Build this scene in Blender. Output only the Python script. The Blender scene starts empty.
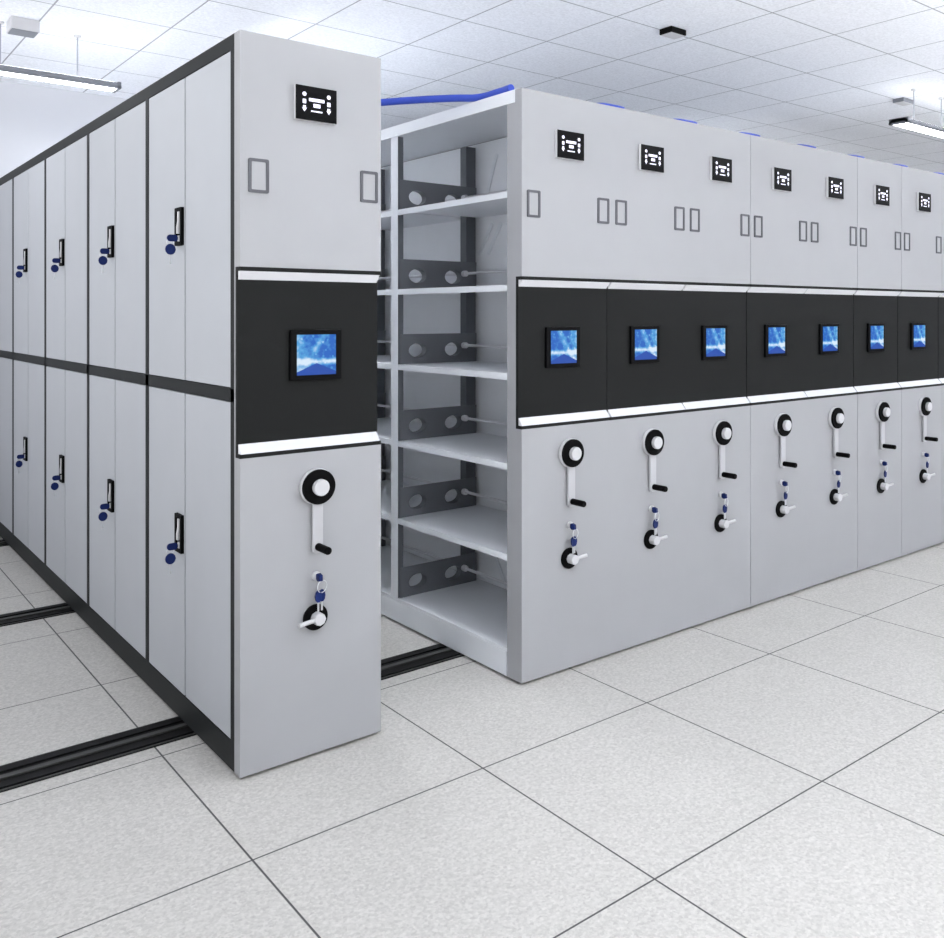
import bpy, bmesh, math
from mathutils import Vector, Matrix

PI = math.pi
COL = bpy.context.scene.collection

# ------------------------------------------------------------------ materials
def new_mat(name):
    m = bpy.data.materials.new(name); m.use_nodes = True
    nt = m.node_tree
    b = nt.nodes['Principled BSDF']
    return m, nt, b

def lin(c):
    return tuple((x / 12.92 if x <= .04045 else ((x + .055) / 1.055) ** 2.4) for x in [v / 255 for v in c]) + (1,)

def paint(name, rgb, rough=.45, metal=0, var=.03, scale=6, bump=0.0, bscale=400, spec=.4):
    """painted surface: a faint procedural variation of tone and a fine surface grain"""
    m, nt, b = new_mat(name)
    tc = nt.nodes.new('ShaderNodeTexCoord')
    n = nt.nodes.new('ShaderNodeTexNoise'); n.inputs['Scale'].default_value = scale; n.inputs['Detail'].default_value = 3
    nt.links.new(tc.outputs['Object'], n.inputs['Vector'])
    mr = nt.nodes.new('ShaderNodeMapRange')
    mr.inputs['To Min'].default_value = 1 - var; mr.inputs['To Max'].default_value = 1 + var
    nt.links.new(n.outputs['Fac'], mr.inputs['Value'])
    mx = nt.nodes.new('ShaderNodeMix'); mx.data_type = 'RGBA'; mx.blend_type = 'MULTIPLY'
    mx.inputs[0].default_value = 1
    mx.inputs[6].default_value = lin(rgb)
    nt.links.new(mr.outputs['Result'], mx.inputs[7])
    nt.links.new(mx.outputs[2], b.inputs['Base Color'])
    b.inputs['Roughness'].default_value = rough
    b.inputs['Metallic'].default_value = metal
    b.inputs['Specular IOR Level'].default_value = spec
    if bump:
        n2 = nt.nodes.new('ShaderNodeTexNoise'); n2.inputs['Scale'].default_value = bscale
        nt.links.new(tc.outputs['Object'], n2.inputs['Vector'])
        bp = nt.nodes.new('ShaderNodeBump'); bp.inputs['Strength'].default_value = bump; bp.inputs['Distance'].default_value = .001
        nt.links.new(n2.outputs['Fac'], bp.inputs['Height']); nt.links.new(bp.outputs['Normal'], b.inputs['Normal'])
    return m

def emit(name, rgb, strength):
    m, nt, b = new_mat(name)
    b.inputs['Base Color'].default_value = lin(rgb)
    b.inputs['Emission Color'].default_value = lin(rgb)
    b.inputs['Emission Strength'].default_value = strength
    b.inputs['Roughness'].default_value = .4
    return m

def mnode(nt, op, a, b=None, c=None):
    n = nt.nodes.new('ShaderNodeMath'); n.operation = op
    for i, v in enumerate((a, b, c)):
        if v is None: continue
        if isinstance(v, (int, float)): n.inputs[i].default_value = v
        else: nt.links.new(v, n.inputs[i])
    return n.outputs[0]

def grid_mask(nt, coord_x, coord_y, ox, oy, T, w):
    """1 on the joints of a square grid of pitch T"""
    outs = []
    for c, o in ((coord_x, ox), (coord_y, oy)):
        a = mnode(nt, 'SUBTRACT', c, o)
        a = mnode(nt, 'DIVIDE', a, T)
        a = mnode(nt, 'ADD', a, 50.5)
        a = mnode(nt, 'FRACT', a)
        a = mnode(nt, 'SUBTRACT', a, .5)
        a = mnode(nt, 'ABSOLUTE', a)
        a = mnode(nt, 'MULTIPLY', a, T)
        outs.append(mnode(nt, 'LESS_THAN', a, w / 2))
    return mnode(nt, 'MAXIMUM', outs[0], outs[1])

def tile_mat(name, base, joint, ox, oy, T, w, speck_scale, speck_amt, big_amt, rough, bump):
    m, nt, b = new_mat(name)
    g = nt.nodes.new('ShaderNodeNewGeometry')
    s = nt.nodes.new('ShaderNodeSeparateXYZ'); nt.links.new(g.outputs['Position'], s.inputs[0])
    mask = grid_mask(nt, s.outputs[0], s.outputs[1], ox, oy, T, w)
    n = nt.nodes.new('ShaderNodeTexNoise'); n.inputs['Scale'].default_value = speck_scale
    n.inputs['Detail'].default_value = 4; n.inputs['Roughness'].default_value = .7
    nt.links.new(g.outputs['Position'], n.inputs['Vector'])
    v = nt.nodes.new('ShaderNodeTexVoronoi'); v.inputs['Scale'].default_value = speck_scale * 1.5
    nt.links.new(g.outputs['Position'], v.inputs['Vector'])
    n2 = nt.nodes.new('ShaderNodeTexNoise'); n2.inputs['Scale'].default_value = 3.5; n2.inputs['Detail'].default_value = 4
    nt.links.new(g.outputs['Position'], n2.inputs['Vector'])
    a = mnode(nt, 'SUBTRACT', n.outputs['Fac'], .5); a = mnode(nt, 'MULTIPLY', a, speck_amt)
    sc = nt.nodes.new('ShaderNodeSeparateColor'); nt.links.new(v.outputs['Color'], sc.inputs[0])
    c = mnode(nt, 'SUBTRACT', sc.outputs[0], .5); c = mnode(nt, 'MULTIPLY', c, speck_amt * .35)
    d = mnode(nt, 'SUBTRACT', n2.outputs['Fac'], .5); d = mnode(nt, 'MULTIPLY', d, big_amt)
    t = mnode(nt, 'ADD', a, c); t = mnode(nt, 'ADD', t, d); t = mnode(nt, 'ADD', t, 1.0)
    mx = nt.nodes.new('ShaderNodeMix'); mx.data_type = 'RGBA'; mx.blend_type = 'MULTIPLY'; mx.inputs[0].default_value = 1
    mx.inputs[6].default_value = lin(base); nt.links.new(t, mx.inputs[7])
    m2 = nt.nodes.new('ShaderNodeMix'); m2.data_type = 'RGBA'
    nt.links.new(mask, m2.inputs[0]); nt.links.new(mx.outputs[2], m2.inputs[6]); m2.inputs[7].default_value = lin(joint)
    nt.links.new(m2.outputs[2], b.inputs['Base Color'])
    b.inputs['Roughness'].default_value = rough
    b.inputs['Specular IOR Level'].default_value = .3
    if bump:
        bp = nt.nodes.new('ShaderNodeBump'); bp.inputs['Strength'].default_value = bump; bp.inputs['Distance'].default_value = .002
        nt.links.new(n.outputs['Fac'], bp.inputs['Height']); nt.links.new(bp.outputs['Normal'], b.inputs['Normal'])
    return m

def screen_mat(name, flip):
    """the picture on a lit touch screen: pale horizon, light streaks, dark blue hill"""
    m, nt, b = new_mat(name)
    uv = nt.nodes.new('ShaderNodeUVMap'); uv.uv_map = 'UVMap'
    s = nt.nodes.new('ShaderNodeSeparateXYZ'); nt.links.new(uv.outputs[0], s.inputs[0])
    u = s.outputs[0]; v = s.outputs[1]
    if flip: u = mnode(nt, 'SUBTRACT', 1.0, u)
    n = nt.nodes.new('ShaderNodeTexNoise'); n.inputs['Scale'].default_value = 7; n.inputs['Detail'].default_value = 4
    nt.links.new(uv.outputs[0], n.inputs['Vector'])
    nz = mnode(nt, 'SUBTRACT', n.outputs['Fac'], .5)
    # pale band around v = .33
    d = mnode(nt, 'SUBTRACT', v, .33); d = mnode(nt, 'ABSOLUTE', d); d = mnode(nt, 'MULTIPLY', d, -9.0); d = mnode(nt, 'ADD', d, 1.0)
    band = mnode(nt, 'MAXIMUM', d, 0.0)
    # streak rising from the lower left to the top
    q = mnode(nt, 'MULTIPLY', v, -.62); q = mnode(nt, 'ADD', q, u); q = mnode(nt, 'SUBTRACT', q, .06)
    q = mnode(nt, 'ABSOLUTE', q); q = mnode(nt, 'MULTIPLY', q, -6.5); q = mnode(nt, 'ADD', q, 1.0); q = mnode(nt, 'MAXIMUM', q, 0.0)
    # glow on the left side
    gl = mnode(nt, 'MULTIPLY', u, -2.6); gl = mnode(nt, 'ADD', gl, .9); gl = mnode(nt, 'MAXIMUM', gl, 0.0)
    w = mnode(nt, 'MULTIPLY', q, .5); w = mnode(nt, 'ADD', w, band); gl = mnode(nt, 'MULTIPLY', gl, .6); w = mnode(nt, 'ADD', w, gl)
    # small bright figures on the right
    vo = nt.nodes.new('ShaderNodeTexVoronoi'); vo.inputs['Scale'].default_value = 6.5
    nt.links.new(uv.outputs[0], vo.inputs['Vector'])
    dots = mnode(nt, 'LESS_THAN', vo.outputs['Distance'], .2); dots = mnode(nt, 'MULTIPLY', dots, .28)
    w = mnode(nt, 'ADD', w, dots)
    nz = mnode(nt, 'MULTIPLY', nz, 1.3); w = mnode(nt, 'ADD', w, nz)
    # hill: v < .3 - .45*|u-.5|
    h = mnode(nt, 'SUBTRACT', u, .5); h = mnode(nt, 'ABSOLUTE', h); h = mnode(nt, 'MULTIPLY', h, .42); h = mnode(nt, 'SUBTRACT', .29, h)
    hill = mnode(nt, 'LESS_THAN', v, h)
    w = mnode(nt, 'MAXIMUM', mnode(nt, 'MINIMUM', w, 1.0), 0.0)
    ramp = nt.nodes.new('ShaderNodeValToRGB')
    e = ramp.color_ramp.elements
    e[0].position = 0; e[0].color = lin((24, 96, 190))
    e[1].position = 1; e[1].color = lin((212, 230, 246))
    k = e.new(.4); k.color = lin((78, 160, 218))
    nt.links.new(w, ramp.inputs[0])
    mx = nt.nodes.new('ShaderNodeMix'); mx.data_type = 'RGBA'
    nt.links.new(hill, mx.inputs[0]); nt.links.new(ramp.outputs[0], mx.inputs[6]); mx.inputs[7].default_value = lin((18, 72, 168))
    nt.links.new(mx.outputs[2], b.inputs['Emission Color'])
    b.inputs['Emission Strength'].default_value = .72
    b.inputs['Specular IOR Level'].default_value = .1
    b.inputs['Base Color'].default_value = (.01, .01, .012, 1)
    b.inputs['Roughness'].default_value = .25
    return m

M = dict(
    panel=paint('pale_grey_powder_coat', (155, 156, 159), .5, bump=.05),
    door=paint('door_grey_powder_coat', (168, 171, 177), .5, bump=.05),
    shelf=paint('shelf_grey_paint', (228, 231, 236), .45),
    back=paint('back_panel_grey_paint', (235, 237, 241), .55),
    black=paint('black_frame_paint', (32, 34, 35), .5, var=.05, spec=.1),
    band=paint('charcoal_band_panel', (26, 27, 27), .5, var=.04, spec=.08),
    darksteel=paint('dark_perforated_steel', (98, 101, 107), .5, var=.06, scale=12),
    post=paint('dark_post_steel', (84, 88, 94), .5),
    gloss_black=paint('gloss_black_plastic', (5, 5, 7), .35, spec=.06),
    matt_black=paint('matt_black_plastic', (6, 6, 7), .6, spec=.06),
    white=paint('white_plastic', (196, 196, 199), .4),
    arm=paint('crank_arm_grey', (180, 180, 184), .4),
    labelgrey=paint('label_frame_grey', (86, 87, 92), .5, spec=.15),
    chrome=paint('bright_steel', (205, 207, 210), .3, metal=.7),
    rod=paint('rod_steel', (214, 214, 218), .4, metal=.2),
    key=paint('blue_key_plastic', (12, 30, 84), .45, var=.1, spec=.2),
    cable=paint('blue_cable_sheath', (58, 80, 180), .5, spec=.2),
    rail=paint('rail_black_steel', (14, 14, 15), .5, spec=.12),
    railtop=paint('rail_worn_steel', (58, 58, 57), .4, spec=.3),
    lampbody=paint('lamp_aluminium_grey', (108, 111, 118), .45),
    wire=paint('lamp_wire_grey', (150, 152, 160), .5),
    wall=paint('wall_paint', (198, 200, 206), .8, var=.01, scale=2),
    seam=paint('dark_door_gap', (92, 94, 104), .6),
    led=emit('light_strip', (206, 207, 212), .12),  # slightly emissive white strips above and below the band panel
    mark=emit('lit_marks', (230, 228, 245), .5),
    uplight=emit('lamp_uplight', (250, 252, 255), 60),
    uplight_faint=emit('lamp_uplight_faint', (250, 252, 255), .3),
    lamp_strong=emit('lamp_diffuser_bright', (250, 252, 255), 26),
    uplight_mid=emit('lamp_uplight_half', (250, 252, 255), 14),
    uplight_soft=emit('lamp_uplight_dimmed', (250, 252, 255), 3),
    lamp=emit('lamp_diffuser', (250, 252, 255), 8),
    screen=screen_mat('screen_picture', False),
    screen_f=screen_mat('screen_picture_mirrored', True),
    floor=tile_mat('terrazzo_floor_tiles', (189, 187, 183), (70,70,70), .6613, .3524, .8, .006, 78, .62, .10, .5, .0),
    ceil=tile_mat('mineral_ceiling_tiles', (236, 238, 243), (160, 162, 168), .5489, .0407, .6, .009, 60, .34, .04, .85, .3),
)

# ------------------------------------------------------------------ geometry helpers
def box(bm, x0, x1, y0, y1, z0, z1):
    vs = [bm.verts.new((x, y, z)) for x in (x0, x1) for y in (y0, y1) for z in (z0, z1)]
    for f in ((0, 1, 3, 2), (4, 6, 7, 5), (0, 4, 5, 1), (2, 3, 7, 6), (0, 2, 6, 4), (1, 5, 7, 3)):
        bm.faces.new([vs[i] for i in f])

def prism(bm, pts, axis, a, b):
    """extrude a 2D outline along an axis; pts are the other two coordinates in order"""
    def mk(p, t):
        if axis == 'x': return (t, p[0], p[1])
        if axis == 'y': return (p[0], t, p[1])
        return (p[0], p[1], t)
    A = [bm.verts.new(mk(p, a)) for p in pts]; B = [bm.verts.new(mk(p, b)) for p in pts]
    bm.faces.new(A); bm.faces.new(B[::-1]); n = len(pts)
    for i in range(n):
        bm.faces.new((A[i], B[i], B[(i + 1) % n], A[(i + 1) % n]))

def ring_prism(bm, outer, inner, axis, a, b):
    def mk(p, t):
        if axis == 'x': return (t, p[0], p[1])
        if axis == 'y': return (p[0], t, p[1])
        return (p[0], p[1], t)
    n = len(outer)
    OA = [bm.verts.new(mk(p, a)) for p in outer]; OB = [bm.verts.new(mk(p, b)) for p in outer]
    IA = [bm.verts.new(mk(p, a)) for p in inner]; IB = [bm.verts.new(mk(p, b)) for p in inner]
    for i in range(n):
        j = (i + 1) % n
        bm.faces.new((OA[i], OB[i], OB[j], OA[j])); bm.faces.new((IA[i], IA[j], IB[j], IB[i]))
        bm.faces.new((OA[i], OA[j], IA[j], IA[i])); bm.faces.new((OB[i], IB[i], IB[j], OB[j]))

def circ(cx, cz, r, n=32, rz=None):
    rz = r if rz is None else rz
    return [(cx + r * math.cos(2 * PI * i / n), cz + rz * math.sin(2 * PI * i / n)) for i in range(n)]

def rrect(x0, x1, z0, z1, r, n=4):
    out = []
    for cx, cz, a in ((x1 - r, z1 - r, 0), (x0 + r, z1 - r, PI / 2), (x0 + r, z0 + r, PI), (x1 - r, z0 + r, 1.5 * PI)):
        for i in range(n + 1):
            t = a + PI / 2 * i / n
            out.append((cx + r * math.cos(t), cz + r * math.sin(t)))
    return out

def tube(bm, pts, r, n=8):
    pts = [Vector(p) for p in pts]
    rings = []
    up = Vector((0, 0, 1))
    for i, p in enumerate(pts):
        d = (pts[min(i + 1, len(pts) - 1)] - pts[max(i - 1, 0)]).normalized()
        a = d.cross(up)
        if a.length < .1: a = d.cross(Vector((1, 0, 0)))
        a.normalize(); b = d.cross(a).normalized()
        rings.append([bm.verts.new(p + a * (r * math.cos(2 * PI * k / n)) + b * (r * math.sin(2 * PI * k / n))) for k in range(n)])
    for A, B in zip(rings, rings[1:]):
        for k in range(n):
            bm.faces.new((A[k], A[(k + 1) % n], B[(k + 1) % n], B[k]))
    bm.faces.new(rings[0]); bm.faces.new(rings[-1][::-1])

def torus_y(bm, c, R, r, n=20, m=6, tilt=0):
    V = []
    rot = Matrix.Rotation(tilt, 3, 'Z')
    for i in range(n):
        a = 2 * PI * i / n
        row = []
        for j in range(m):
            b = 2 * PI * j / m
            p = Vector(((R + r * math.cos(b)) * math.cos(a), r * math.sin(b), (R + r * math.cos(b)) * math.sin(a)))
            row.append(bm.verts.new(rot @ p + Vector(c)))
        V.append(row)
    for i in range(n):
        for j in range(m):
            bm.faces.new((V[i][j], V[(i + 1) % n][j], V[(i + 1) % n][(j + 1) % m], V[i][(j + 1) % m]))

def smooth_curve(pts, k=6):
    P = [Vector(p) for p in pts]; P = [P[0]] + P + [P[-1]]
    out = []
    for i in range(1, len(P) - 2):
        for j in range(k):
            t = j / k
            a, b, c, d = P[i - 1], P[i], P[i + 1], P[i + 2]
            out.append(.5 * ((2 * b) + (c - a) * t + (2 * a - 5 * b + 4 * c - d) * t * t + (3 * b - a - 3 * c + d) * t ** 3))
    out.append(P[-2])
    return out

def obj(name, bm, mat, parent=None, bevel=0, smooth=False, uv=None):
    bmesh.ops.recalc_face_normals(bm, faces=bm.faces[:])
    me = bpy.data.meshes.new(name); bm.to_mesh(me); bm.free()
    me.materials.append(mat)
    if smooth:
        for p in me.polygons: p.use_smooth = True
        me.set_sharp_from_angle(angle=math.radians(40))
    o = bpy.data.objects.new(name, me); COL.objects.link(o)
    if parent: o.parent = parent
    if bevel:
        md = o.modifiers.new('Bevel', 'BEVEL'); md.width = bevel; md.segments = 2; md.limit_method = 'ANGLE'
    return o

def bx(name, mat, parent, *c, bevel=0):
    bm = bmesh.new(); box(bm, *c)
    return obj(name, bm, mat, parent, bevel)

def empty(name, loc):
    o = bpy.data.objects.new(name, None); COL.objects.link(o); o.location = loc
    o.empty_display_size = .1
    return o

def tag(o, label, cat, group=None):
    o['label'] = label; o['category'] = cat
    if group: o['group'] = group
    return o

def structure(name, bm, mat):
    o = obj(name, bm, mat); o['kind'] = 'structure'; return o

def copy_tree(o, parent=None):
    c = o.copy(); COL.objects.link(c); c.parent = parent
    for ch in list(o.children): copy_tree(ch, c)
    return c

# ------------------------------------------------------------------ measured layout (metres)
HT = 2.483          # height of the units
HC = 3.185          # ceiling
UB = .012           # clearance of the units above the floor
YE = 4.38           # rear end of the units
W0 = .5236          # width of the left unit
EDGES = [1.1817, 1.694, 2.2, 2.706, 3.222, 3.73, 4.243, 4.769, 5.28]   # unit boundaries in the right-hand row
POSTS = [1.0, 1.955, 2.91, 3.865]                                       # post positions along a unit

# ------------------------------------------------------------------ the room
def plane_box(name, mat, *c):
    bm = bmesh.new(); box(bm, *c); return structure(name, bm, mat)
plane_box('floor', M['floor'], -4, 13, -9, 4.6, -.1, 0)
plane_box('ceiling', M['ceil'], -4, 13, -9, 4.6, HC, HC + .1)
plane_box('wall_back', M['wall'], -4, 13, 4.44, 4.6, 0, HC)
plane_box('wall_right', M['wall'], 13, 13.1, -9, 4.6, 0, HC)

# ------------------------------------------------------------------ unit fronts
def display_quad(name, mat, parent, x0, x1, y, z0, z1):
    bm = bmesh.new(); box(bm, x0, x1, y, y + .002, z0, z1)
    uvl = bm.loops.layers.uv.new('UVMap')
    for f in bm.faces:
        for l in f.loops:
            l[uvl].uv = ((l.vert.co.x - x0) / (x1 - x0), (l.vert.co.z - z0) / (z1 - z0))
    return obj(name, bm, mat, parent)


def make_front(root, w, th, screen_dx=0.0, gap_l=0.0, gap_r=0.0, band_gap_l=0.0, band_gap_r=0.0, lever=-1, flip=False):
    """front of a unit in local coordinates: x 0..w, y 0..th, facing -y"""
    a, b = gap_l, w - gap_r
    ba, bb = a + band_gap_l, b - band_gap_r
    bx('upper_front_panel', M['panel'], root, a, b, 0, th, 1.701, HT)
    bx('lower_front_panel', M['panel'], root, a, b, 0, th, UB, 1.065)
    bx('panel_core', M['panel'], root, a, b, .04, th, 1.065, 1.701)
    # charcoal band: recessed panel with a lip above and below
    bm = bmesh.new()
    box(bm, ba, bb, .027, .04, 1.079, 1.687)
    box(bm, ba, bb, .0, .04, 1.687, 1.701); box(bm, ba, bb, .0, .04, 1.065, 1.079)
    bnd = obj('band_panel', bm, M['band'], root)
    bm = bmesh.new(); prism(bm, [(.001, 1.687), (.0265, 1.687), (.0265, 1.659)], 'x', ba + .004, bb - .004)
    obj('light_strip', bm, M['led'], root)
    bm = bmesh.new(); prism(bm, [(.001, 1.079), (.0265, 1.079), (.0265, 1.11)], 'x', ba + .004, bb - .004)
    obj('light_strip', bm, M['led'], root)
    cx = w / 2
    # touch screen
    sx = cx + screen_dx
    ts = bx('touch_screen', M['gloss_black'], root, sx - .096, sx + .096, .013, .027, 1.313, 1.488, bevel=.002)
    display_quad('display', M['screen_f' if flip else 'screen'], ts, sx - .073, sx + .073, .0118, 1.331, 1.472)
    # status panel
    sp = bx('status_panel', M['white'], root, cx - .076, cx + .076, -.015, 0, 2.213, 2.331, bevel=.002)
    bx('glass_face', M['gloss_black'], sp, cx - .0755, cx + .0755, -.019, -.0151, 2.2135, 2.3305)
    bm = bmesh.new(); X0 = cx - .0755; Wd = .151; Z1 = 2.3305; Hd = .117
    def P(u, v): return (X0 + Wd * u, Z1 - Hd * v)
    y0, y1 = -.0197, -.0191
    for u in (.2, .8):
        c = P(u, .245); prism(bm, circ(c[0], c[1], .0072, 16), 'y', y0, y1)
        c = P(u, .46); prism(bm, rrect(c[0] - .0062, c[0] + .0062, c[1] - .0075, c[1] + .0075, .002, 2), 'y', y0, y1)
        c = P(u, .66)
        prism(bm, [(c[0] - .0085, c[1] + .001), (c[0] + .0085, c[1] + .001), (c[0], c[1] - .012)], 'y', y0, y1)
        prism(bm, [(c[0] - .005, c[1] + .009), (c[0] + .005, c[1] + .009), (c[0] + .005, c[1] + .001), (c[0] - .005, c[1] + .001)], 'y', y0, y1)
    for (u0, u1, v0, v1) in ((.31, .69, .345, .44), (.42, .59, .50, .61), (.36, .64, .705, .745)):
        p, q = P(u0, v1), P(u1, v0)
        prism(bm, rrect(p[0], q[0], p[1], q[1], .0015, 2), 'y', y0, y1)
    obj('lit_symbols', bm, M['mark'], sp)
    # label holders
    for x in (.027, w - .0145 - .07):
        bm = bmesh.new()
        ring_prism(bm, rrect(x, x + .070, 1.949, 2.063, .006), rrect(x + .010, x + .060, 1.959, 2.053, .003), 'y', -.005, 0)
        lh = obj('label_holder', bm, M['labelgrey'], root)
        bx('label_card', M['panel'], lh, x + .0095, x + .0605, -.0015, 0, 1.9585, 2.0535)
    cx += .006
    # crank: white housing with arm, black ring, white hub, black knob
    cz = .944
    bm = bmesh.new()
    prism(bm, circ(cx, cz, .063, 40), 'y', -.018, 0)
    ck = obj('crank', bm, M['white'], root, bevel=.003)
    bm = bmesh.new(); prism(bm, circ(cx, cz, .0605, 40), 'y', -.030, -.018); obj('black_ring', bm, M['matt_black'], ck, bevel=.002)
    bm = bmesh.new(); prism(bm, circ(cx, cz, .0285, 32), 'y', -.050, -.030); obj('hub', bm, M['white'], ck, bevel=.003)
    bm = bmesh.new(); prism(bm, rrect(cx - .019, cx + .019, .712, cz, .012, 4), 'y', -.0175, -.006); obj('crank_arm', bm, M['arm'], ck, bevel=.002)
    bm = bmesh.new(); prism(bm, circ(cx, .735, .0135, 20), 'y', -.098, -.0175); obj('crank_knob', bm, M['matt_black'], ck, bevel=.004)
    # key lock
    bm = bmesh.new(); prism(bm, circ(cx - .001, .631, .0155, 20), 'y', -.012, 0); obj('key_lock', bm, M['white'], root, bevel=.002)
    # brake knob with its lever
    lz = .488
    bm = bmesh.new(); prism(bm, circ(cx - .004, lz, .045, 36), 'y', -.010, 0); lk = obj('brake_knob', bm, M['matt_black'], root, bevel=.002)
    bm = bmesh.new(); prism(bm, circ(cx - .004, lz, .022, 8), 'y', -.045, -.010); obj('hub', bm, M['white'], lk, bevel=.003)
    bm = bmesh.new()
    if lever < 0: tube(bm, [(cx - .01, -.034, lz), (cx - .045, -.038, lz - .002), (cx - .082, -.044, lz - .004)], .0075, 10)
    else: tube(bm, [(cx + .005, -.034, lz + .002), (cx + .03, -.04, lz + .006), (cx + .058, -.05, lz + .012)], .0075, 10)
    obj('lever', bm, M['white'], lk, smooth=True)

def make_keys(loc, along='x'):
    """a key standing in a lock with a ring and spare keys hanging from it"""
    r = empty('key_bunch', loc)
    if along == 'x':
        # key in the lock: a bow seen edge on
        bm = bmesh.new(); prism(bm, [(-.004, .010), (-.012, .014), (-.030, .010), (-.032, -.010), (-.014, -.014), (-.004, -.008)], 'x', -.007, .007)
        obj('key', bm, M['key'], r, bevel=.002)
        bm = bmesh.new(); torus_y(bm, (.006, -.026, -.030), .021, .0016, tilt=.3); obj('key_ring', bm, M['chrome'], r, smooth=True)
        for k, (u, dz) in enumerate(((-.008, -.062), (.010, -.064))):
            bm = bmesh.new(); prism(bm, circ(u, dz, .0125, 10, .022), 'y', -.030 + .010 * k, -.022 + .010 * k); kk = obj('key', bm, M['key'], r, bevel=.002)
            bm = bmesh.new(); box(bm, u - .003, u + .003, -.027 + .010 * k, -.024 + .010 * k, dz - .052, dz - .017); obj('key_blade', bm, M['chrome'], kk)
    else:
        bm = bmesh.new(); prism(bm, rrect(-.044, -.004, -.013, .013, .012, 4), 'y', -.004, .004); obj('key', bm, M['key'], r, bevel=.0015)
        bm = bmesh.new(); torus_y(bm, (-.032, 0, -.016), .013, .0014, 16); obj('key_ring', bm, M['chrome'], r, smooth=True)
        bm = bmesh.new(); prism(bm, circ(-.033, -.043, .019, 12, .021), 'y', -.010, -.002); kk = obj('key', bm, M['key'], r, bevel=.0015)
        bm = bmesh.new(); box(bm, -.037, -.029, -.007, -.005, -.098, -.062); obj('key_blade', bm, M['chrome'], kk)
    return r

# ------------------------------------------------------------------ open shelving of a unit
SH_Z = [.127, .527, .912, 1.293, 1.668, 2.064]

def make_shelving(root, xo, s, depth, y0, bays_end, levels=SH_Z):
    """xo: x of the open face, s: +1 when the shelves go towards +x"""
    def X(a, b): return (xo + s * a, xo + s * b) if s > 0 else (xo + s * b, xo + s * a)
    posts = [p for p in POSTS]
    # posts: pale front strip with a dark web, rear post with its shade painted in
    for p in posts:
        a, b = X(0, .003); t = bx('post', M['shelf'], root, a, b, p, p + .062, .128, HT - .054)
        a, b = X(.0031, .034); bx('post_web', M['post'], t, a, b, p + .001, p + .061, .128, HT - .054)
        a, b = X(depth - .095, depth - .035); bx('rear_post', M['post'], root, a, b, p + .004, p + .058, .128, HT - .054)
    a, b = X(depth - .012, depth - .004); bx('back_panel', M['back'], root, a, b, y0, YE, .128, HT - .03)
    ys = [y0] + posts + [YE]
    # shelves
    for i in range(len(ys) - 1):
        ya = ys[i] + (.0 if i == 0 else .063); yb = ys[i + 1] if i < len(ys) - 2 else YE - .03
        for k, z in enumerate(levels):
            if k == 0: continue
            bm = bmesh.new()
            a, b = X(.008, depth - .014); box(bm, a, b, ya, yb, z - .006, z)
            a, b = X(.002, .012); box(bm, a, b, ya, yb, z - .027, z)
            obj('shelf', bm, M['shelf'], root)
    a, b = X(.002, depth - .013); bx('bottom_shelf', M['shelf'], root, a, b, y0, YE, .115, .1275)
    # perforated divider plates with oval collars, one above each shelf at each post
    def plate_mesh():
        bm = bmesh.new()
        L, H = depth - .05, .150
        holes = [(.10, .068), (.315, .068)]
        N = 24
        # plate as two faces with oval openings: build a strip around each opening and fill between
        xs = [.0, .205, L]
        for (hx, hz), xa, xb in zip(holes, xs[:2], xs[1:]):
            outer = []
            for i in range(N):
                t = 2 * PI * i / N; c_, s_ = math.cos(t), math.sin(t)
                # point on the rectangle boundary in that direction
                kx = ((xb - hx) if c_ > 0 else (hx - xa)) / max(abs(c_), 1e-6)
                kz = ((H - hz) if s_ > 0 else hz) / max(abs(s_), 1e-6)
                k = min(kx, kz); outer.append((hx + c_ * k, hz + s_ * k))
            for cxr, czr in ((xa, 0), (xb, 0), (xa, H), (xb, H)):   # snap the nearest boundary point to each corner
                j = min(range(N), key=lambda q: (outer[q][0] - cxr) ** 2 + (outer[q][1] - czr) ** 2)
                outer[j] = (cxr, czr)
            inner = circ(hx, hz, .052, N, .036)
            ring_prism(bm, outer, inner, 'y', -.001, .001)
            ring_prism(bm, circ(hx, hz, .056, N, .040), inner, 'y', -.001, .042)
        return bm
    bm = plate_mesh()
    if s < 0:
        for v in bm.verts: v.co.x *= -1
    bmesh.ops.recalc_face_normals(bm, faces=bm.faces[:])
    pm = bpy.data.meshes.new('divider_plate'); bm.to_mesh(pm); bm.free(); pm.materials.append(M['darksteel'])
    bm = bmesh.new(); tube(bm, [(0, -.88, 0), (0, -.44, 0), (0, .02, 0)], .0075, 8); tube(bm, [(0, -.012, 0), (0, .012, 0)], .016, 10)
    rm = bpy.data.meshes.new('stop_rod'); bmesh.ops.recalc_face_normals(bm, faces=bm.faces[:]); bm.to_mesh(rm); bm.free(); rm.materials.append(M['rod'])
    for p in posts:
        for z in levels:
            o = bpy.data.objects.new('divider_plate', pm); COL.objects.link(o); o.parent = root
            o.location = (xo + s * .014, p - .004, z + .001)
            o = bpy.data.objects.new('stop_rod', rm); COL.objects.link(o); o.parent = root
            o.location = (xo + s * .385, p - .03, z + .088)
    # short white diagonal braces against the back panel of the first bay
    for (yz) in (((.84, 2.38), (.96, 2.10)), ((.80, 2.02), (.92, 1.86)), ((.88, 2.02), (1.0, 1.86)), ((.76, .14), (.93, .40))):
        bm = bmesh.new(); (ya, za), (yb, zb) = yz
        d = Vector((yb - ya, zb - za)).normalized(); n = Vector((-d.y, d.x)) * .011
        pts = [(ya + n.x, za + n.y), (ya - n.x, za - n.y), (yb - n.x, zb - n.y), (yb + n.x, zb + n.y)]
        a, b = X(depth - .018, depth - .0125); prism(bm, pts, 'x', a, b); obj('brace', bm, M['shelf'], root)

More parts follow.
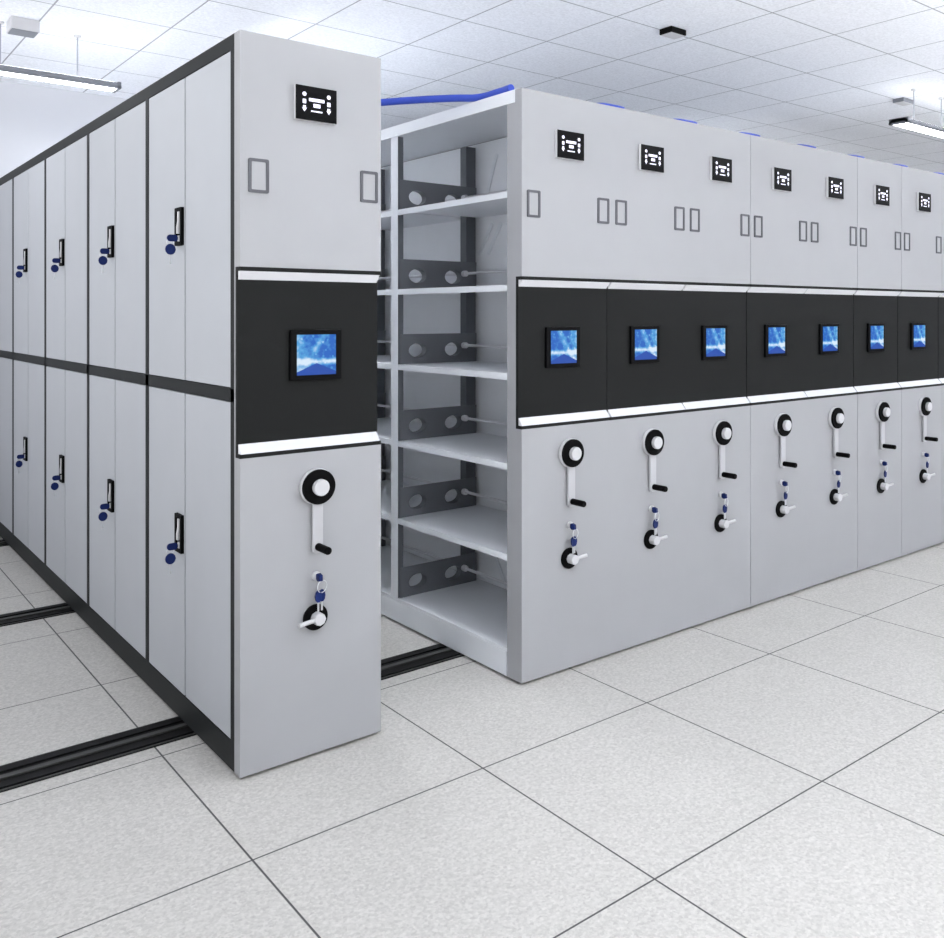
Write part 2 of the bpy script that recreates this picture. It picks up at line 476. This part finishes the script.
def wheels(root, w):
    for yc in (.527, 2.34):
        for x in (.09, w - .09):
            bm = bmesh.new(); prism(bm, circ(x, .052, .0415, 20), 'y', yc - .02, yc + .02)
            obj('wheel', bm, M['rail'], root)

# ------------------------------------------------------------------ left unit: doors on its left side
left = empty('mobile_cabinet', (0, 0, 0))
tag(left, 'grey mobile cabinet with black-framed doors along its side, alone left of the aisle', 'cabinet')
make_front(left, W0, .050, screen_dx=.015, lever=-1)
TH0 = .051
# black frame around the doors (plane x = 0)
bay_y = [TH0, 1.003, 1.955, 2.91, 3.862, YE]
bm = bmesh.new()
box(bm, 0, .03, TH0, YE, 2.434, HT); box(bm, 0, .03, TH0, YE, 1.249, 1.293); box(bm, 0, .03, TH0, YE, UB, .107)
box(bm, 0, .03, TH0, TH0 + .033, .107, 2.434)
for y in bay_y[1:-1]: box(bm, 0, .03, y - .021, y + .021, .107, 2.434)
box(bm, 0, .03, YE - .03, YE, .107, 2.434)
box(bm, .012, .03, TH0 + .033, YE - .03, .107, 2.434)           # dark rebate behind the doors
obj('door_frame', bm, M['black'], left)
key_spots = []
for i in range(5):
    ya = bay_y[i] + (.036 if i == 0 else .023); yb = bay_y[i + 1] - (.023 if i < 4 else .031)
    mid = (ya + yb) / 2 + (.002 if i else .008)
    leaves = [(ya, mid - .006), (mid + .006, yb)] if i < 4 else [(ya, yb)]
    for (z0, z1, hz, row) in ((1.296, 2.431, 1.803, 'upper'), (.110, 1.246, .642, 'lower')):
        for j, (a, b) in enumerate(leaves):
            d = bx('door', M['door'], left, .001, .012, a, b, z0, z1, bevel=.0015)
            if j == 1:
                # recessed handle: black bezel, pale latch
                bm = bmesh.new()
                ring_prism(bm, rrect(a + .004, a + .080, hz, hz + .144, .004, 2), rrect(a + .020, a + .064, hz + .014, hz + .130, .003, 2), 'x', -.010, .001)
                box(bm, -.001, .001, a + .018, a + .066, hz + .012, hz + .132)
                obj('handle', bm, M['matt_black'], d)
                bm = bmesh.new()
                L = [(a + .026, hz + .128), (a + .042, hz + .128), (a + .042, hz + .095), (a + .054, hz + .070), (a + .054, hz + .046), (a + .038, hz + .046), (a + .038, hz + .066), (a + .026, hz + .092)]
                prism(bm, L, 'x', -.012, -.001)
                box(bm, -.009, -.001, a + .028, a + .048, hz + .016, hz + .038)
                obj('latch', bm, M['white'], d)
                key_spots.append((a + .034, hz + .027, i, row))
# body
bx('top_panel', M['shelf'], left, .03, W0, TH0, YE, HT - .02, HT)
bx('top_beam', M['shelf'], left, W0 - .012, W0, TH0, YE, HT - .054, HT - .02)
bx('plinth', M['shelf'], left, .03, W0, TH0, YE, UB, .115)
bx('end_panel', M['panel'], left, .03, W0 - .012, YE - .012, YE, .128, HT - .02)
bx('aisle_side_panel', M['shelf'], left, W0 - .012, W0 - .0005, TH0, YE, .115, HT - .054)  # unseen side, closed and pale to bounce light into the aisle
wheels(left, W0)

names = ['nearest the camera', 'second from the camera', 'third from the camera', 'fourth from the camera']
for (y, z, i, row) in key_spots:
    k = make_keys((-.008, y, z), along='y')
    tag(k, 'blue key in the %s door lock, %s, on the left cabinet' % (row, names[i]), 'keys', 'keys in the cabinet doors')
k = make_keys((W0 / 2 + .006, -.010, .630))
tag(k, 'blue keys hanging over the brake knob on the front of the left cabinet', 'keys', 'keys on the unit fronts')

# ------------------------------------------------------------------ right-hand row
ordn = ['first', 'second', 'third', 'fourth', 'fifth', 'sixth', 'seventh', 'eighth']
seams = {3: .0015, 5: .0015, 6: .0015, 7: .0015}        # joints one can see between unit fronts
band_seams = {1: .0015, 3: .001, 5: .001, 6: .001, 7: .001}
TH1 = .1
for i in range(8):
    xa, xb = EDGES[i], EDGES[i + 1]; w = xb - xa
    u = empty('mobile_shelving_unit', (xa, 0, 0))
    if i == 0: lab = 'first grey shelving unit of the right-hand row, its open side shelves facing the aisle'
    elif i == 7: lab = 'eighth grey shelving unit of the right-hand row, cut off by the right picture edge'
    else: lab = '%s grey shelving unit from the aisle in the closed right-hand row' % ordn[i]
    tag(u, lab, 'shelving unit', 'shelving units of the right-hand row')
    make_front(u, w, TH1, gap_l=seams.get(i, 0), gap_r=seams.get(i + 1, 0), band_gap_l=band_seams.get(i, 0), band_gap_r=band_seams.get(i + 1, 0), lever=1, flip=True, screen_dx=-.014)
    bx('top_panel', M['shelf'], u, .012, w - .003, TH1, YE, HT - .02, HT - .001)
    if i == 0:
        bx('top_beam', M['shelf'], u, -.004, .012, .045, YE, HT - .053, HT)
        bx('plinth', M['shelf'], u, .0, w - .003, TH1 + .006, YE, UB, .114)
        bx('end_panel', M['panel'], u, .033, w - .013, YE - .012, YE, .128, HT - .02)
        make_shelving(u, 0, 1, w, TH1, YE)
    else:
        bx('plinth', M['shelf'], u, .003, w - .003, TH1, YE, UB, .114)
        bx('side_panel', M['panel'], u, .003, .012, TH1, YE, .114, HT - .02)
        bx('side_panel', M['panel'], u, w - .012, w - .003, TH1, YE, .114, HT - .02)
        bx('end_panel', M['panel'], u, .012, w - .012, YE - .012, YE, .114, HT - .02)
    wheels(u, w)
    k = make_keys((xa + w / 2 + .004, -.010, .628))
    tag(k, 'blue keys over the brake knob of the %s unit in the right-hand row' % ordn[i], 'keys', 'keys on the unit fronts')

# ------------------------------------------------------------------ blue cables on top
bm = bmesh.new()
Z = HT + .0175
tube(bm, smooth_curve([(1.196, .09, Z), (1.20, .18, Z), (1.19, .32, Z), (1.12, .43, Z + .006), (1.0, .60, Z + .008), (.80, .88, Z + .004), (.50, 1.30, Z), (.35, 1.50, Z), (.25, 1.8, Z)]), .0165, 12)
c = obj('blue_cable', bm, M['cable'], smooth=True)
tag(c, 'thick blue cable bridging the aisle from the open shelving unit to the left cabinet top', 'cable')
for i in range(1, 8):
    x = EDGES[i]
    bm = bmesh.new(); tube(bm, smooth_curve([(x - .06, .05, HT + .0065), (x - .05, .022, HT + .0065), (x, .010, HT + .0065), (x + .09, .012, HT + .0065), (x + .11, .05, HT + .0065)]), .005, 8)
    c = obj('blue_cable', bm, M['cable'], smooth=True)
    tag(c, 'short thin blue cable atop the joint of the %s and %s right-hand units' % (ordn[i - 1], ordn[i]), 'cable', 'cables linking the unit tops')

# ------------------------------------------------------------------ floor rails
for (yc, lab) in ((.53, 'black twin floor rail nearest the camera, passing under the fronts'),
                  (2.335, 'black twin floor rail in the middle, left of the grey cabinet'),
                  (4.13, 'black twin floor rail farthest from the camera, close to the rear wall')):
    r = empty('floor_rail', (0, yc, 0))
    tag(r, lab, 'rail', 'rails across the floor')
    hw = .095
    bx('base_plate', M['rail'], r, -1.9, 5.4, -hw, hw, 0, .004)
    for y in (-.060, .060):
        bx('guide_bar', M['rail'], r, -1.9, 5.4, y - .018, y + .018, .004, .0095, bevel=.001)
    bx('running_rail', M['railtop'], r, -1.9, 5.4, -.013, .013, .004, .0104, bevel=.001)
    for y in (-hw + .004, hw - .004):
        bx('edge_strip', M['railtop'], r, -1.9, 5.4, y - .003, y + .003, .004, .007)

# ------------------------------------------------------------------ pendant lamps
def make_lamp(x0, x1, yc, wires, label, w=.10, z=2.92, up='uplight_soft', down='lamp'):
    r = empty('pendant_lamp', ((x0 + x1) / 2, yc, z))
    L = (x1 - x0) / 2
    bm = bmesh.new()
    prism(bm, [(-w, .0), (-w, .012), (-w + .03, .038), (w - .03, .038), (w, .012), (w, .0), (w - .018, -.002), (w - .018, .010), (-w + .018, .010), (-w + .018, -.002)], 'x', -L, L)
    obj('lamp_housing', bm, M['lampbody'], r)
    bx('end_cap', M['lampbody'], r, -L, -L + .02, -w, w, -.004, .038, bevel=.004)
    bx('end_cap', M['lampbody'], r, L - .02, L, -w, w, -.004, .038, bevel=.004)
    bx('diffuser', M[down], r, -L + .02, L - .02, -w + .018, w - .018, -.001, .008)
    bx('uplight_diffuser', M[up], r, -L + .03, L - .03, -w + .034, w - .034, .0375, .040)
    for x in wires:
        bm = bmesh.new(); tube(bm, [(x - (x0 + x1) / 2, 0, .037), (x - (x0 + x1) / 2, 0, HC - z)], .0045, 8)
        wv = obj('suspension_wire', bm, M['wire'], r, smooth=True)
        bm = bmesh.new(); prism(bm, circ(x - (x0 + x1) / 2, 0, .02, 16), 'z', HC - z - .012, HC - z); obj('ceiling_cup', bm, M['white'], wv)
    tag(r, label, 'lamp', 'pendant lamps under the ceiling')
    return r
make_lamp(-1.6, .40, 2.95, (-.215, .177), 'long grey pendant lamp at the upper left, above the left cabinet', .07, z=2.897)
make_lamp(4.90, 7.4, .387, (5.12, 5.53), 'long grey pendant lamp at the right picture edge, above the right-hand row', .075, z=2.905)
for a, b, q in ((5.0, 7.4, 'left'), (8.4, 10.8, 'right')):  # two added lamps, out of sight, brightening the ceiling above the row
    make_lamp(a, b, 2.95, (a + .3, b - .3), 'long pendant lamp behind the tops of the right-hand row, the %s of two' % q, up='uplight_mid')
al = make_lamp(1.7, 4.1, 0, (2.3, 3.7), 'long pendant lamp over the aisle, hidden behind the left cabinet', z=2.9, up='uplight_faint', down='lamp_strong')  # added unseen lamp that brightens the inside of the open shelving
al.location = (1.0, 2.9, 2.9); al.rotation_euler = (0, 0, PI / 2)
LX = [(-.2, 2.2), (3.6, 6.0), (7.4, 9.8)]  # added lamps outside the view, raising the overall brightness
for yc in (-2.0, -4.8):
    for j, (a, b) in enumerate(LX):
        make_lamp(a, b, yc, (a + .3, b - .3), 'long pendant lamp of the room behind the camera, %s row, %s' % ('nearer' if yc > -3 else 'farther', ('left', 'middle', 'right')[j]), z=2.35, up='uplight')

# ------------------------------------------------------------------ small ceiling fittings
def fitting(x0, x1, y0, y1, h, side, under, label, cat, name):
    r = empty(name, ((x0 + x1) / 2, (y0 + y1) / 2, HC))
    a, b = (x1 - x0) / 2, (y1 - y0) / 2
    bx('casing', side, r, -a, a, -b, b, -h, 0, bevel=.003)
    bx('cover', under, r, -a + .006, a - .006, -b + .006, b - .006, -h - .003, -h + .001, bevel=.001)
    tag(r, label, cat)
fitting(2.693, 2.82, .546, .640, .034, M['matt_black'], M['white'], 'small black box under the ceiling near the top centre of the picture', 'ceiling box', 'ceiling_box')
fitting(5.29, 5.44, .560, .650, .030, M['lampbody'], M['white'], 'small dark grey ceiling box above the right pendant lamp', 'ceiling box', 'ceiling_box')
fitting(-.190, -.05, 2.79, 2.93, .066, M['arm'], M['lampbody'], 'white ceiling junction box with grey underside above the left pendant lamp', 'ceiling box', 'ceiling_box')

# ------------------------------------------------------------------ light, camera
w = bpy.data.worlds.new('World'); bpy.context.scene.world = w; w.use_nodes = True
nt = w.node_tree; bg = nt.nodes['Background']
# daylight: pale sky above the horizon, brighter lower half added to light the ceiling
tc = nt.nodes.new('ShaderNodeTexCoord'); sp = nt.nodes.new('ShaderNodeSeparateXYZ'); nt.links.new(tc.outputs['Generated'], sp.inputs[0])
rp = nt.nodes.new('ShaderNodeValToRGB'); e = rp.color_ramp.elements
e[0].position = .46; e[0].color = (1.0, 1.0, 1.0, 1); e[1].position = .54; e[1].color = (.265, .27, .275, 1)
nt.links.new(mnode(nt, 'ADD', mnode(nt, 'MULTIPLY', sp.outputs[2], .5), .5), rp.inputs[0])
nt.links.new(rp.outputs[0], bg.inputs[0]); bg.inputs[1].default_value = 2.6

cam = bpy.data.cameras.new('Camera'); co = bpy.data.objects.new('Camera', cam); COL.objects.link(co)
TH = math.radians(49.3904)
co.location = (-1.1521, -2.9654, 1.5428)
co.rotation_euler = (PI / 2, 0, TH - PI / 2)
cam.sensor_fit = 'HORIZONTAL'; cam.sensor_width = 36; cam.lens = 909.434 / 944 * 36
cam.shift_x = (472 - 559.96) / 944; cam.shift_y = (314.35 - 469) / 944
cam.clip_start = .05
sc = bpy.context.scene
sc.camera = co
sc.view_settings.view_transform = 'Standard'; sc.view_settings.look = 'None'
sc.view_settings.gamma = 1; sc.view_settings.use_curve_mapping = False
sc.view_settings.exposure = 0.5
